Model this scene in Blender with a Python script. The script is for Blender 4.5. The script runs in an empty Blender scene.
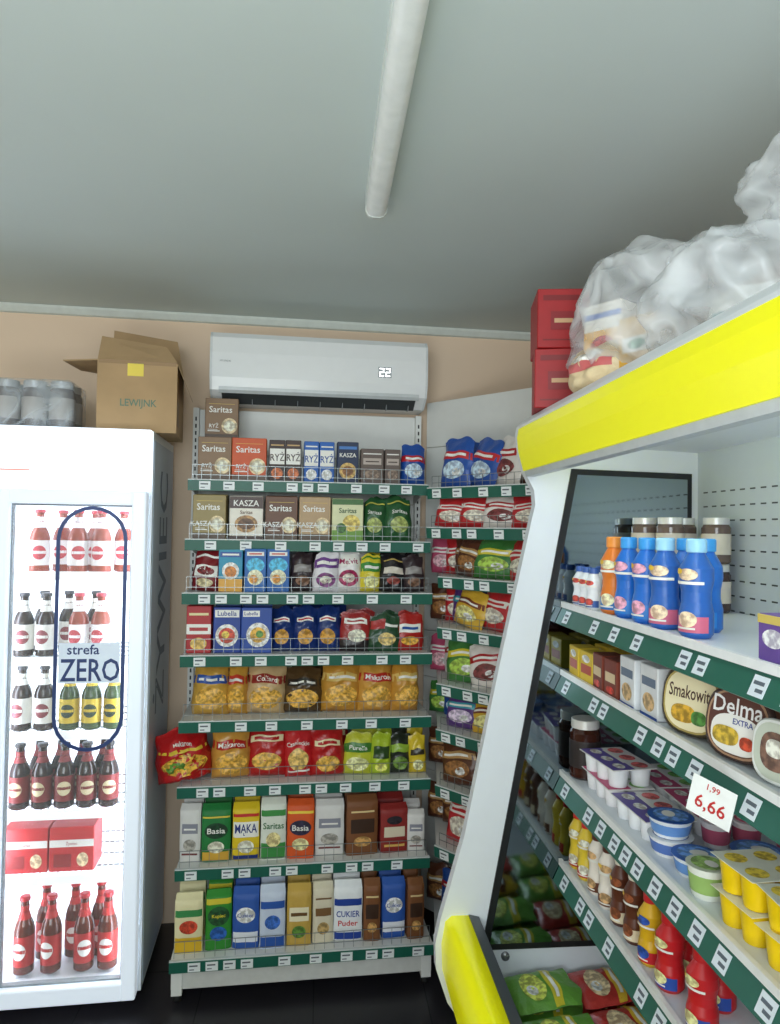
import bpy, bmesh, math, random
from mathutils import Vector, Matrix, noise
random.seed(7)
scene=bpy.context.scene
COL=scene.collection
scene.view_settings.view_transform='Standard'

# ---------------------------------------------------------------- materials
def lin(h):
    c=[int(h[i:i+2],16)/255 for i in (0,2,4)]
    return [x/12.92 if x<=.04045 else ((x+.055)/1.055)**2.4 for x in c]
_m={}
def mat(h,rough=.5,kind='plain',metal=0.0,emis=0.0,bump=0.0,scale=30.0,var=.12):
    key=(h,rough,kind,metal,emis,bump,scale,var)
    if key in _m: return _m[key]
    m=bpy.data.materials.new(kind+'_'+h); m.use_nodes=True
    nt=m.node_tree; N=nt.nodes; L=nt.links
    p=N['Principled BSDF']; out=N['Material Output']
    c=lin(h)
    tc=N.new('ShaderNodeTexCoord'); nz=N.new('ShaderNodeTexNoise'); nz.inputs['Scale'].default_value=scale
    nz.inputs['Detail'].default_value=3
    L.new(tc.outputs['Object'],nz.inputs['Vector'])
    fac=nz.outputs['Fac']
    if kind=='picture':
        rg=N.new('ShaderNodeMapRange'); rg.inputs[1].default_value=.4; rg.inputs[2].default_value=.6
        L.new(fac,rg.inputs[0]); fac=rg.outputs[0]
    mx=N.new('ShaderNodeMix'); mx.data_type='RGBA'
    mx.inputs[6].default_value=(*[x*(1-var) for x in c],1)
    mx.inputs[7].default_value=(*[min(1,x*(1+var)) for x in c],1)
    L.new(fac,mx.inputs[0]); L.new(mx.outputs[2],p.inputs['Base Color'])
    p.inputs['Roughness'].default_value=rough; p.inputs['Metallic'].default_value=metal
    if emis:
        p.inputs['Emission Color'].default_value=(*c,1); p.inputs['Emission Strength'].default_value=emis
    if bump:
        b=N.new('ShaderNodeBump'); b.inputs['Strength'].default_value=bump; b.inputs['Distance'].default_value=.01
        L.new(nz.outputs['Fac'],b.inputs['Height']); L.new(b.outputs['Normal'],p.inputs['Normal'])
    if kind in('glass','film','wrap'):
        t=N.new('ShaderNodeBsdfTransparent'); ms=N.new('ShaderNodeMixShader')
        L.new(ms.outputs[0],out.inputs['Surface'])
        L.new(t.outputs[0],ms.inputs[1]); L.new(p.outputs[0],ms.inputs[2])
        if kind=='glass': ms.inputs[0].default_value=.06
        else:
            n2=N.new('ShaderNodeTexNoise'); n2.inputs['Scale'].default_value=scale; n2.inputs['Detail'].default_value=1; n2.inputs['Distortion'].default_value=.8
            L.new(tc.outputs['Object'],n2.inputs['Vector'])
            s1=N.new('ShaderNodeMath'); s1.operation='SUBTRACT'; s1.inputs[1].default_value=.5
            s2=N.new('ShaderNodeMath'); s2.operation='ABSOLUTE'
            L.new(n2.outputs['Fac'],s1.inputs[0]); L.new(s1.outputs[0],s2.inputs[0])
            mr=N.new('ShaderNodeMapRange'); mr.inputs[1].default_value=0; mr.inputs[2].default_value=.2
            a,z_=(.52,.2) if kind=='film' else (.38,.10)
            mr.inputs[3].default_value=a; mr.inputs[4].default_value=z_
            L.new(s2.outputs[0],mr.inputs[0]); L.new(mr.outputs[0],ms.inputs[0])
    _m[key]=m
    return m
def foil(h): return mat(h,.3,'foil',bump=.5,scale=36)
def card(h): return mat(h,.5,'card')
def ink(h): return mat(h,.45,'ink',var=.03)
def pic(h): return mat(h,.45,'picture',scale=75,var=.4)

# ---------------------------------------------------------------- mesh builder
_t={}
def textgeo(s):
    if s in _t: return _t[s]
    cu=bpy.data.curves.new('t','FONT'); cu.body=s; cu.resolution_u=2; cu.offset=.012
    o=bpy.data.objects.new('t',cu); COL.objects.link(o); bpy.context.view_layer.update()
    me=bpy.data.meshes.new_from_object(o.evaluated_get(bpy.context.evaluated_depsgraph_get()))
    vs=[(v.co.x,v.co.y) for v in me.vertices]; fs=[tuple(p.vertices) for p in me.polygons]
    bpy.data.objects.remove(o); bpy.data.meshes.remove(me)
    x0=min(v[0] for v in vs);x1=max(v[0] for v in vs);y0=min(v[1] for v in vs);y1=max(v[1] for v in vs)
    g=([(v[0]-(x0+x1)/2,v[1]-(y0+y1)/2) for v in vs],fs,x1-x0,y1-y0)
    _t[s]=g; return g
class MB:
    def __init__(s,off=(0,0,0)):
        s.v=[];s.f=[];s.m=[];s.s=[];s.mats=[];s.off=Vector(off)
    def mi(s,m):
        if m not in s.mats: s.mats.append(m)
        return s.mats.index(m)
    def add(s,vs,fs,m,sm=False):
        n=len(s.v); s.v+=[Vector(v) for v in vs]; i=s.mi(m)
        for f in fs: s.f.append([n+k for k in f]); s.m.append(i); s.s.append(sm)
    def box(s,a,b,m):
        x0,y0,z0=a;x1,y1,z1=b
        s.add([(x0,y0,z0),(x1,y0,z0),(x1,y1,z0),(x0,y1,z0),(x0,y0,z1),(x1,y0,z1),(x1,y1,z1),(x0,y1,z1)],
              [(0,3,2,1),(4,5,6,7),(0,1,5,4),(1,2,6,5),(2,3,7,6),(3,0,4,7)],m)
    def rbox(s,a,b,r,m,seg=2,M=None):
        bm=bmesh.new(); bmesh.ops.create_cube(bm,size=1)
        for v in bm.verts:
            v.co=Vector([(a[i]+b[i])/2+v.co[i]*(b[i]-a[i]) for i in range(3)])
        bmesh.ops.bevel(bm,geom=bm.edges[:],offset=r,segments=seg,affect='EDGES',profile=.5)
        if M: bm.transform(M)
        bm.verts.index_update()
        s.add([v.co.copy() for v in bm.verts],[[v.index for v in f.verts] for f in bm.faces],m,False); bm.free()
    def lathe(s,prof,ms,n=20,c=(0,0,0),sx=1,sy=1,sm=True,sq=2.0):
        vs=[]
        for r,z in prof:
            for k in range(n):
                a=2*math.pi*k/n; ca,sa=math.cos(a),math.sin(a)
                vs.append((c[0]+r*sx*ca,c[1]+r*sy*sa,c[2]+z))
        for i in range(len(prof)-1):
            m=ms[i] if isinstance(ms,list) else ms
            q=[vs[i*n+k] for k in range(n)]+[vs[(i+1)*n+k] for k in range(n)]
            s.add(q,[(k,(k+1)%n,n+(k+1)%n,n+k) for k in range(n)],m,sm)
        m0=ms[0] if isinstance(ms,list) else ms; m1=ms[-1] if isinstance(ms,list) else ms
        if prof[0][0]>1e-4: s.add(vs[:n],[tuple(range(n))[::-1]],m0)
        if prof[-1][0]>1e-4: s.add(vs[-n:],[tuple(range(n))],m1)
    def prism(s,poly,axis,t0,t1,m,sm=False):
        def P(a,b,t): return {'x':(t,a,b),'y':(a,t,b),'z':(a,b,t)}[axis]
        n=len(poly); vs=[P(a,b,t0) for a,b in poly]+[P(a,b,t1) for a,b in poly]
        s.add(vs,[tuple(range(n)),tuple(range(n,2*n))[::-1]],m)
        s.add(vs,[(k,(k+1)%n,n+(k+1)%n,n+k) for k in range(n)],m,sm)
    def tube(s,p,q,r,m,n=8):
        p=Vector(p);q=Vector(q);d=(q-p);R=d.to_track_quat('Z','Y').to_matrix()
        vs=[p+R@Vector((r*math.cos(2*math.pi*k/n),r*math.sin(2*math.pi*k/n),0)) for k in range(n)]
        vs+=[v+d for v in vs]
        s.add(vs,[(k,(k+1)%n,n+(k+1)%n,n+k) for k in range(n)]+[tuple(range(n))[::-1],tuple(range(n,2*n))],m,n>4)
    def text(s,st,F,cx,cy,h,m,maxw=None,e=.001):
        g,fs,w,hh=textgeo(st); k=h/hh; kx=k
        if maxw and w*k>maxw: kx=maxw/w
        s.add([F(cx+x*kx,cy+y*k,e) for x,y in g],fs,m)
    def rect(s,F,x0,z0,x1,z1,m,e,n=4):
        vs=[F(x0+(x1-x0)*i/n,z0+(z1-z0)*j/n,e) for j in range(n+1) for i in range(n+1)]
        s.add(vs,[(j*(n+1)+i,j*(n+1)+i+1,(j+1)*(n+1)+i+1,(j+1)*(n+1)+i) for j in range(n) for i in range(n)],m,True)
    def ell(s,F,cx,cz,rx,rz,m,e,n=18,sq=2):
        vs=[F(cx,cz,e)]
        for q in (.33,.66,1):
            for k in range(n):
                a=2*math.pi*k/n; ca,sa=math.cos(a),math.sin(a)
                ca=math.copysign(abs(ca)**(2/sq),ca); sa=math.copysign(abs(sa)**(2/sq),sa)
                vs.append(F(cx+rx*q*ca,cz+rz*q*sa,e))
        fs=[(0,1+k,1+(k+1)%n) for k in range(n)]
        for q in (0,1): fs+=[(1+q*n+k,1+q*n+n+k,1+q*n+n+(k+1)%n,1+q*n+(k+1)%n) for k in range(n)]
        s.add(vs,fs,m,True)
    def mesh(s,name):
        me=bpy.data.meshes.new(name)
        me.from_pydata([tuple(v-s.off) for v in s.v],[],s.f)
        for m in s.mats: me.materials.append(m)
        me.polygons.foreach_set('material_index',s.m); me.polygons.foreach_set('use_smooth',s.s)
        me.update(); return me
def newobj(name,data,M=None,parent=None,label=None,cat=None,group=None,kind=None):
    o=bpy.data.objects.new(name,data); COL.objects.link(o)
    if parent is not None: o.parent=parent
    if M is not None: o.matrix_basis=M
    if label: o['label']=label
    if cat: o['category']=cat
    if group: o['group']=group
    if kind: o['kind']=kind
    return o
def part(mb,name,parent,label=None,M=None): return newobj(name,mb.mesh(name),M,parent,label)
TR=Matrix.Translation
def RZ(d): return Matrix.Rotation(math.radians(d),4,'Z')
def RX(d): return Matrix.Rotation(math.radians(d),4,'X')
def RY(d): return Matrix.Rotation(math.radians(d),4,'Y')
I4=Matrix.Identity(4)
TB=TR((0,2.7,0))@RZ(3)@TR((0,-2.7,0))
TC=TR((.447,2.695,0))@RZ(-50)

# ---------------------------------------------------------------- camera
cam=bpy.data.cameras.new('camera'); co=bpy.data.objects.new('camera',cam); COL.objects.link(co)
cam.sensor_fit='VERTICAL'; cam.sensor_height=24; cam.lens=24*720/1024; cam.clip_start=.02
co.matrix_world=TR((0,0,1.66))@RZ(-5.4)@RX(90+1.5)@RZ(.86)
scene.camera=co

# ---------------------------------------------------------------- room
def struct(mb,name,M=None): return newobj(name,mb.mesh(name),M,kind='structure')
CEIL=2.575
b=MB(); b.box((-2.4,-2.6,-.1),(1.5,3.9,0),mat('232126',.35,'floor',scale=6,var=.35)); 
g=mat('151418',.6,'grout')
for i in range(-5,4): b.box((i*.4-.002,-2.6,0),(i*.4+.002,3.9,.0008),g)
for i in range(-6,10): b.box((-2.4,i*.4-.002,0),(1.5,i*.4+.002,.0008),g)
struct(b,'floor')
b=MB(); b.box((-2.4,-2.6,CEIL),(1.5,3.9,CEIL+.1),mat('cbd6d4',.9,'ceiling',scale=3,var=.03)); struct(b,'ceiling')
wm=mat('e3cbb2',.9,'wallpaint',scale=2,var=.05)
b=MB(); b.box((-2.6,3.17,0),(1.7,3.3,CEIL),wm); struct(b,'wall_back',TB)
b=MB(); b.box((-2.5,-2.6,0),(-2.4,3.9,CEIL),wm); struct(b,'wall_left')
b=MB(); b.box((1.5,-2.6,0),(1.6,3.9,CEIL),wm); struct(b,'wall_right')
b=MB(); b.prism([(3.17,CEIL-.033),(3.155,CEIL-.03),(3.138,CEIL-.01),(3.135,CEIL-.001),(3.17,CEIL-.001)],'x',-2.4,1.5,mat('cfd6d0',.8)); struct(b,'trim_1',TB)

# ---------------------------------------------------------------- ceiling lamp
lm=newobj('ceiling_lamp',None,TR((.134,1.2,CEIL)),label='long white fluorescent batten with rounded diffuser on ceiling',cat='ceiling lamp')
b=MB(); b.box((-.031,-.75,-.022),(.031,.75,0),mat('dfe6e3',.5)); part(b,'lamp_base',lm)
pr=[(-.027,-.0215),(-.029,-.03),(-.027,-.043),(-.020,-.053),(-.010,-.057),(.010,-.057),(.020,-.053),(.027,-.043),(.029,-.03),(.027,-.0215)]
b=MB(); b.prism(pr,'y',-.745,.745,mat('f0f6f4',.3),True); part(b,'lamp_diffuser',lm)
for s in(-1,1):
    b=MB(); pe=[(x*1.05,z*1.03) for x,z in pr]; b.prism(pe,'y',.745*s,.757*s,mat('c9cfcc',.5)); part(b,'end_cap',lm)

# ---------------------------------------------------------------- air conditioner
ao=(0,3.165,2.17)
ac=newobj('air_conditioner',None,TB@TR(ao),label='white wall-mounted split air conditioner showing 22',cat='air conditioner')
wh=mat('eceeee',.22,'plastic',var=.02)
b=MB(); prof=[(0,0.01),(-.13,0.01),(-.195,.05),(-.21,.10),(-.212,.2),(-.205,.262),(-.185,.285),(-.02,.29),(0,.285)]
b.prism(prof,'x',-.437,.437,wh); part(b,'ac_body',ac)
for s in(-1,1):
    b=MB(); b.prism([(y*1.01,z) for y,z in prof],'x',s*.437,s*.446,mat('d4d8d9',.4)); part(b,'side_cap',ac)
b=MB(); b.prism([(-.128,.006),(-.190,.043),(-.194,.049),(-.192,.052),(-.126,.012)],'x',-.40,.40,mat('3a3e40',.5)); part(b,'air_slot',ac,'long dark outlet slot')
b=MB(); b.prism([(-.196,.038),(-.205,.050),(-.206,.062),(-.201,.062),(-.192,.048)],'x',-.41,.41,mat('c3c8c9',.3)); part(b,'louvre_flap',ac)
b=MB()
for i in range(9): b.box((-.372+i*.093,-.165,.000),(-.370+i*.093,-.128,.022),mat('8a8e90',.5))
part(b,'outlet_grille',ac)
b=MB(); led=mat('ffffff',.4,'led',emis=3)
def seg2(b,x,z,w,h,t,yy):
    for a in ((x,z+h-t,x+w,z+h),(x+w-t,z+h/2,x+w,z+h),(x,z+h/2-t/2,x+w,z+h/2+t/2),(x,z,x+t,z+h/2),(x,z,x+w,z+t)): b.box((a[0],yy,a[1]),(a[2],yy+.0006,a[3]),led)
b.box((.236,-.2125,.126),(.292,-.212,.170),mat('b4babd',.2,'panel'))
seg2(b,.242,.131,.018,.034,.0036,-.2133); seg2(b,.268,.131,.018,.034,.0036,-.2133); part(b,'display',ac,'lit white digital display reading 22')
b=MB(); b.text('HYUNDAI',lambda u,v,e:(u,-.2125-e,v),-.385,.165,.007,ink('8e9496')); part(b,'maker_mark',ac,'small grey maker lettering')

# ---------------------------------------------------------------- package designs
def R(*a): return ('r',)+a
def E(*a): return ('e',)+a
def T(*a): return ('t',)+a
W='f1efe8'
P={}
def D(k,name,cat,label,shape,w,h,d,col,*dec): P[k]=dict(name=name,cat=cat,label=label,s=shape,w=w/100,h=h/100,d=d/100,col=col,dec=dec)
def sar(k,col,lab,top=W,word='RYŻ'):
    D(k,'grain_box','box of grain',lab,'box',13,16.8,6,col,R(0,.0,1,.14,'5a4636'),E(.74,.34,.24,.19,'d9c49a'),E(.74,.34,.17,.13,'f0e4c8'),
      T('Saritas',.47,.73,.15,top),R(.1,.86,.9,.875,'e8c860'),T(word,.27,.35,.12,top),R(.08,.2,.45,.225,top),R(.08,.24,.38,.255,top))
sar('s_tan','8d6f52','khaki brown grain box with white lettering')
sar('s_or','cf5626','orange rice box with white lettering')
sar('s_br','6e4c3a','dark brown groats box with pale bowl picture',word='KASZA')
sar('s_be','b99b76','beige groats box with bowl picture',word='KASZA')
sar('s_kh','9c8a58','olive khaki groats box with white lettering',word='KASZA')
D('ryz_b','rice_box','box of rice','dark brown rice box with white window','box',6.6,16.5,6,'3d2a26',R(.04,.42,.96,.8,W),T('RYŻ',.5,.61,.22,'3d2a26'),E(.5,.2,.36,.13,'c96a34'),R(.1,.86,.9,.9,'c9a36a'))
D('ryz_u','rice_box','box of rice','bright blue and white rice box','box',6.4,16.5,6,'1f62b8',R(.04,.4,.96,.8,W),T('RYŻ',.5,.6,.22,'1f4f9c'),E(.5,.2,.36,.13,W),R(.1,.86,.9,.9,W))
D('navy','groats_box','box of groats','dark navy groats box with food picture','box',9,16.6,5,'1b2c4e',E(.5,.3,.4,.2,'c9a45c'),E(.5,.3,.26,.12,'8a5a2c'),T('KASZA',.5,.68,.1,W),R(.08,.82,.92,.9,'3e78c0'))
D('greyb','groats_box','box of groats','grey brown groats carton with pale stripe','box',8,14.2,5,'665750',R(.1,.55,.9,.74,'b9aaa0'),E(.5,.28,.33,.15,'8c7666'),R(.1,.84,.9,.88,W),R(.2,.62,.8,.66,'4a3a34'))
D('kasz','groats_box','box of groats','white groats box with dark brown top','box',13,16.6,6,'efe9dc',R(0,.72,1,1,'47302a'),T('KASZA',.5,.84,.14,W),R(0,.0,1,.08,'47302a'),E(.5,.36,.34,.2,'b48a58'),E(.5,.36,.24,.13,'6d4a30'),T('Saritas',.5,.63,.08,'6d4a30'))
D('grw','groats_box','box of groats','white and lime green groats box','box',12.6,16.4,6,'dfe0b4',R(0,.0,1,.25,'6f9c3a'),R(0,.86,1,1,'3c6b2e'),E(.62,.42,.28,.2,'e6c765'),T('Saritas',.5,.72,.12,'31552a'),E(.3,.3,.16,.12,'3c6b2e'))
D('grb','seed_bag','bag of grain','dark green grain bag with white lettering','bag',9,17,5,'2a5a34',T('Saritas',.5,.66,.09,W),E(.5,.36,.32,.18,'a9b56a'),R(.05,.86,.95,.9,'c9c25a'))
D('cof','coffee_bag','bag of coffee','dark red coffee bag with white panel','bag',10,16.4,6,'7c1d22',R(.1,.35,.9,.62,W),E(.5,.48,.3,.1,'7c1d22'),R(.05,.8,.95,.86,W),E(.5,.2,.3,.1,'d8c9a0'))
D('teal','cereal_box','box of cereal','teal and blue cereal box with orange bowl','box',8.8,16.4,5,'2c93b4',R(0,.0,1,.3,'e3a83a'),E(.5,.48,.36,.2,'f3efe0'),E(.5,.46,.25,.13,'c97a2a'),R(.05,.8,.95,.93,'1d4f9a'),R(.15,.84,.85,.89,W))
D('teal2','cereal_box','box of cereal','blue cereal box with white and yellow splash','box',8.6,16.4,5,'2464ae',E(.5,.62,.42,.17,'49b3d8'),E(.5,.34,.36,.18,'f1e6bc'),E(.42,.3,.2,.1,'e2932c'),R(.1,.84,.9,.94,W),R(.2,.87,.8,.91,'c8352c'))
D('darkb','snack_bag','bag of snacks','dark brown and white food bag','bag',8.5,16,5,'34282c',R(.1,.5,.9,.7,'8f8a88'),E(.5,.28,.3,.13,'7b5a46'))  # dark base colour carries painted shade
D('purp','wafer_bag','bag of food','purple and white food bag','bag',9.2,16,5,'e6e2e6',R(0,.6,1,.85,'6a3a86'),R(.1,.68,.9,.77,W),E(.5,.3,.36,.18,'7c3f76'),E(.5,.3,.22,.1,'e5d8c6'))
D('mag','wafer_bag','bag of food','white bag with magenta lettering band','bag',9.2,16,5,'e8e4e2',R(0,.62,1,.9,W),T('Melvit',.5,.72,.13,'a32156'),E(.5,.32,.38,.2,'9c1f52'),E(.5,.32,.24,.11,'e8d2c4'))
D('yg','seed_bag','bag of food','yellow bag with green label','bag',8.6,16,5,'dccb38',R(0,.55,1,.8,'3f8a3c'),R(.15,.63,.85,.71,W),E(.5,.28,.34,.16,'f0e8a0'),R(0,.9,1,.95,'3f8a3c'))
D('blk','coffee_bag','bag of coffee','black bag with pale label','bag',9,16.4,5,'1d1a1e',R(.12,.45,.88,.62,'cfc6b8'),E(.5,.27,.25,.1,'8c3a30'),R(.1,.78,.9,.82,'b99f58'))
D('wht','flour_bag','bag of flour','white paper bag with grey print','brick',9,21,6,'dedcd8',R(.1,.55,.9,.75,'8b8c98'),E(.5,.32,.32,.12,'a9a49a'),R(.1,.12,.9,.16,'7a3f3f'),R(.2,.62,.8,.66,W))
D('redw','pasta_box','box of pasta','red and white pasta box','box',9.2,17.5,4,'b3252a',R(.0,.4,1,.62,W),R(.12,.47,.88,.55,'b3252a'),E(.5,.2,.34,.13,'e0b65e'),R(.1,.8,.9,.86,'e8d8a0'))
D('lub','pasta_box','box of pasta','blue lasagne box with food plate','box',10.4,17,4,'1d3f93',R(.05,.78,.95,.95,W),T('Lubella',.5,.865,.11,'1d3f93'),E(.5,.38,.42,.25,'efe8da'),E(.5,.38,.3,.17,'c8452c'),E(.45,.4,.14,.08,'e8c050'))
D('lub2','pasta_box','box of pasta','wide blue pasta box with dish picture','box',12,17,4,'20489e',R(.05,.8,.6,.94,W),T('Lubella',.32,.87,.08,'1d3f93'),E(.55,.4,.38,.27,'ece6dc'),E(.55,.4,.26,.17,'e0a83c'),E(.6,.42,.12,.08,'5a8a3a'))
D('navp','pasta_bag','bag of pasta','dark blue pasta bag with clear window','bag',9,17,6,'16306e',E(.5,.32,.3,.17,'c89238'),R(.15,.66,.85,.76,W),R(.2,.69,.8,.73,'c22a30'))
D('rblk','soup_sachet','sachet','red and black soup sachet','bag',10.5,15,3,'9a2626',R(0,.0,1,.3,'262022'),E(.55,.4,.3,.16,'e6dcc8'),R(.1,.7,.9,.85,W),R(.2,.75,.8,.8,'9a2626'))
D('dgr','soup_sachet','sachet','dark green soup sachet with red corner','bag',10.8,14,3,'23482e',R(0,.6,.5,.86,'a82a28'),E(.6,.34,.28,.17,'dcc078'),R(.5,.68,.95,.76,W))
D('reds','soup_sachet','sachet','red seasoning sachet with white label','bag',10,14,3,'ad2420',R(.1,.5,.9,.74,W),E(.5,.28,.3,.12,'e0a83c'),R(.2,.58,.8,.66,'1f4f9c'))
def pasta(k,w,col,c2,lab,t=None,h=20.2):
    dec=[R(.0,.60,1,.76,c2),E(.5,.33,.4,.2,'d9a848')]
    if t: dec.append(T(t,.5,.68,.09,W))
    else: dec.append(R(.15,.65,.85,.70,W))
    D(k,'pasta_bag','bag of pasta',lab,'bag',w,h,10,col,*dec)
pasta('p_bl',13,'c89c44','274f9c','golden pasta bag with blue label')
pasta('p_y',7,'c8953a','c23a28','narrow yellow pasta bag with red band')
pasta('p_tan',13.5,'c2a478','8f2a22','tan pasta bag with red logo band','Goliard')
pasta('p_g',13.5,'c08a34','d8b868','golden clear pasta bag')
pasta('p_r',12.5,'c99440','b3261e','yellow pasta bag with red label','Makaron')
pasta('p_dk',14,'4f3a20','2c2620','dim amber pasta bag in shadow',h=17)  # bag colours darkened to stand for shade on the shelf
D('pred','pasta_bag','bag of pasta','red noodle bag with yellow window','bag',14,19,8,'b21f20',E(.5,.3,.34,.16,'dcae50'),R(.1,.66,.9,.78,'e9dcb0'),R(.2,.69,.8,.75,'b21f20'))
D('big','noodle_bag','bag of pasta','large slumped red noodle bag over shelf end','bag',19.5,20,17,'b51a1c',E(.5,.40,.4,.2,'d8a83c'),E(.35,.38,.18,.1,'5a8a34'),R(.02,.64,.98,.70,'e0c040'),T('Makaron',.5,.77,.07,W))
D('pcz','pasta_bag','bag of pasta','bright red noodle bag with white lettering','bag',9.6,19,7,'c2262a',T('Czanieckie',.5,.66,.08,W),E(.5,.36,.36,.2,'dcb868'),R(.1,.12,.9,.16,W))
D('lime','soup_bag','bag of food','lime yellow food bag with green band','bag',10.5,17.5,5,'c3c63a',R(0,.55,1,.78,'3e7a30'),T('Purella',.5,.66,.1,W),E(.5,.28,.36,.16,'e9e6a0'))
D('lime2','soup_bag','bag of food','lime green food bag with dark label','bag',7.5,16,5,'a9c02e',R(.1,.4,.9,.7,'2f4a22'),E(.5,.2,.3,.1,'e8e46a'))
D('blkg','soup_bag','bag of food','black and green food bag','bag',8.5,16,5,'232a20',R(0,.55,1,.75,'8fb03a'),E(.5,.28,.32,.16,'6a8a3a'))
D('yel','soup_bag','bag of food','yellow food bag with dark lettering','bag',8.5,16,5,'d8bd30',R(.1,.5,.9,.66,'3a3426'),E(.5,.25,.3,.13,'f0e6a8'))
def brick(k,col,lab,*dec,name='flour_bag',cat='bag of flour',w=10,h=21.5): D(k,name,cat,lab,'brick',w,h,6.5,col,*dec)
brick('b_gr','1f7a3a','green flour packet with yellow and white oval',E(.5,.6,.42,.16,'123f22'),T('Basia',.5,.6,.11,W),R(0,.0,1,.18,'d8a83c'),E(.5,.27,.3,.12,'e9e2c8'),R(0,.86,1,.9,'e2c94a'))
brick('b_mk','e3c31f','yellow flour packet with blue lettering',R(0,.44,1,.76,W),T('MAKA',.5,.62,.18,'1d2f7a'),R(.40,.485,.425,.535,'1d2f7a'),R(.40,.475,.46,.495,'1d2f7a'),E(.5,.25,.32,.13,'f3ead0'),R(0,.86,1,.93,'c7302a'),R(0,0,1,.08,'1d2f7a'))
brick('b_sg','dfe3d6','white and green flour packet',R(0,.0,1,.3,'3f8f45'),T('Saritas',.5,.62,.12,'2f6b35'),R(0,.8,1,.92,'3f8f45'),E(.5,.36,.3,.14,'e6cf92'))
brick('b_or','d8561f','orange flour packet with dark oval and white lettering',E(.5,.58,.42,.15,'2a2440'),T('Basia',.5,.58,.11,W),E(.5,.26,.32,.12,'f0d9a0'),R(0,.86,1,.92,'f2d24a'))
brick('b_br','7a4a26','brown sugar packet with dark label',R(.1,.4,.9,.68,'3a2416'),E(.5,.24,.3,.1,'c99a5a'),R(.1,.8,.9,.84,'e0c890'),name='sugar_bag',cat='bag of sugar')
brick('b_dr','8c2420','dark red packet with cream label',R(.1,.35,.9,.6,'dccfb4'),E(.5,.75,.3,.1,'262026'),R(.1,.12,.9,.18,'e0b65e'))
brick('b_yw','e6dcae','white packet with yellow and green bands',R(0,.0,1,.3,'e0b52a'),R(0,.7,1,.84,'3a8a4c'),E(.5,.5,.34,.13,'c8462c'),h=21)
brick('b_kp','2f8a2c','green packet with round yellow emblem and blue roundel',E(.5,.64,.44,.19,'1c4f28'),T('Kupiec',.5,.64,.09,'f0dc3a'),E(.5,.3,.34,.14,'2c5fae'),R(0,.88,1,1,'d9c83a'),h=21)
brick('b_bl','2a56a8','blue sugar packet with white roundel',E(.5,.62,.38,.15,W),T('Cukier',.5,.62,.08,'1d3f93'),R(0,.1,1,.3,'e7e9f0'),name='sugar_bag',cat='bag of sugar',h=21.5)
brick('b_bw','c9d3e6','pale sugar packet with blue bands',R(0,.0,1,.2,'2a56a8'),R(0,.72,1,.86,'2a56a8'),E(.5,.47,.32,.13,'3d6cc0'),name='sugar_bag',cat='bag of sugar',h=21)
brick('b_tn','c6a24a','golden tan packet with green label',R(.08,.45,.92,.72,'efe5c2'),R(.15,.55,.85,.62,'6a4a20'),E(.5,.25,.3,.12,'5d8a3a'),h=22.5)
brick('b_cr','ddd3ba','cream packet with brown print',R(.1,.5,.9,.66,'7d5a36'),E(.5,.26,.3,.12,'b99a62'),R(.1,.82,.9,.86,'7d5a36'),h=22)
brick('b_cu','eef0f2','white powdered sugar packet with blue lettering',R(0,.66,1,.8,'1f3f96'),T('CUKIER',.5,.5,.12,'1f3f96'),T('Puder',.5,.32,.11,'c7302a'),R(0,.0,1,.14,'1f3f96'),name='sugar_bag',cat='bag of sugar',h=20)
def bagc(k,col,lab,c2,c3,w=12,h=15,d=5): D(k,'candy_bag','bag of sweets',lab,'bag',w,h,d,col,R(0,.56,1,.72,c2),E(.5,.34,.36,.18,c3),E(.62,.3,.14,.08,W),R(.15,.61,.85,.67,W if c2!=W else col))
bagc('c_rw','c22a30','red and white sweets bag',W,'e8d8c8')
bagc('c_bl','2450a0','blue sweets bag with red band','c22a30','bcd0ea')
bagc('c_wr','e2dcd6','white sweets bag with red emblem','b3252a','7a3a3a')
bagc('c_gr','3d7a3a','green sweets bag with yellow print','d8c83a','a0c050')
bagc('c_ye','d8ae38','yellow snack bag with brown print','7a3a22','e8d890')
bagc('c_br','5a3322','brown chocolate sweets bag','b99058','9a6a3c')
bagc('c_pu','5a3a80','purple and teal sweets bag','38a0b0','d8c8e8')
bagc('c_pk','c05070','pink sweets bag with white label',W,'e8b0b8')

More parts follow.
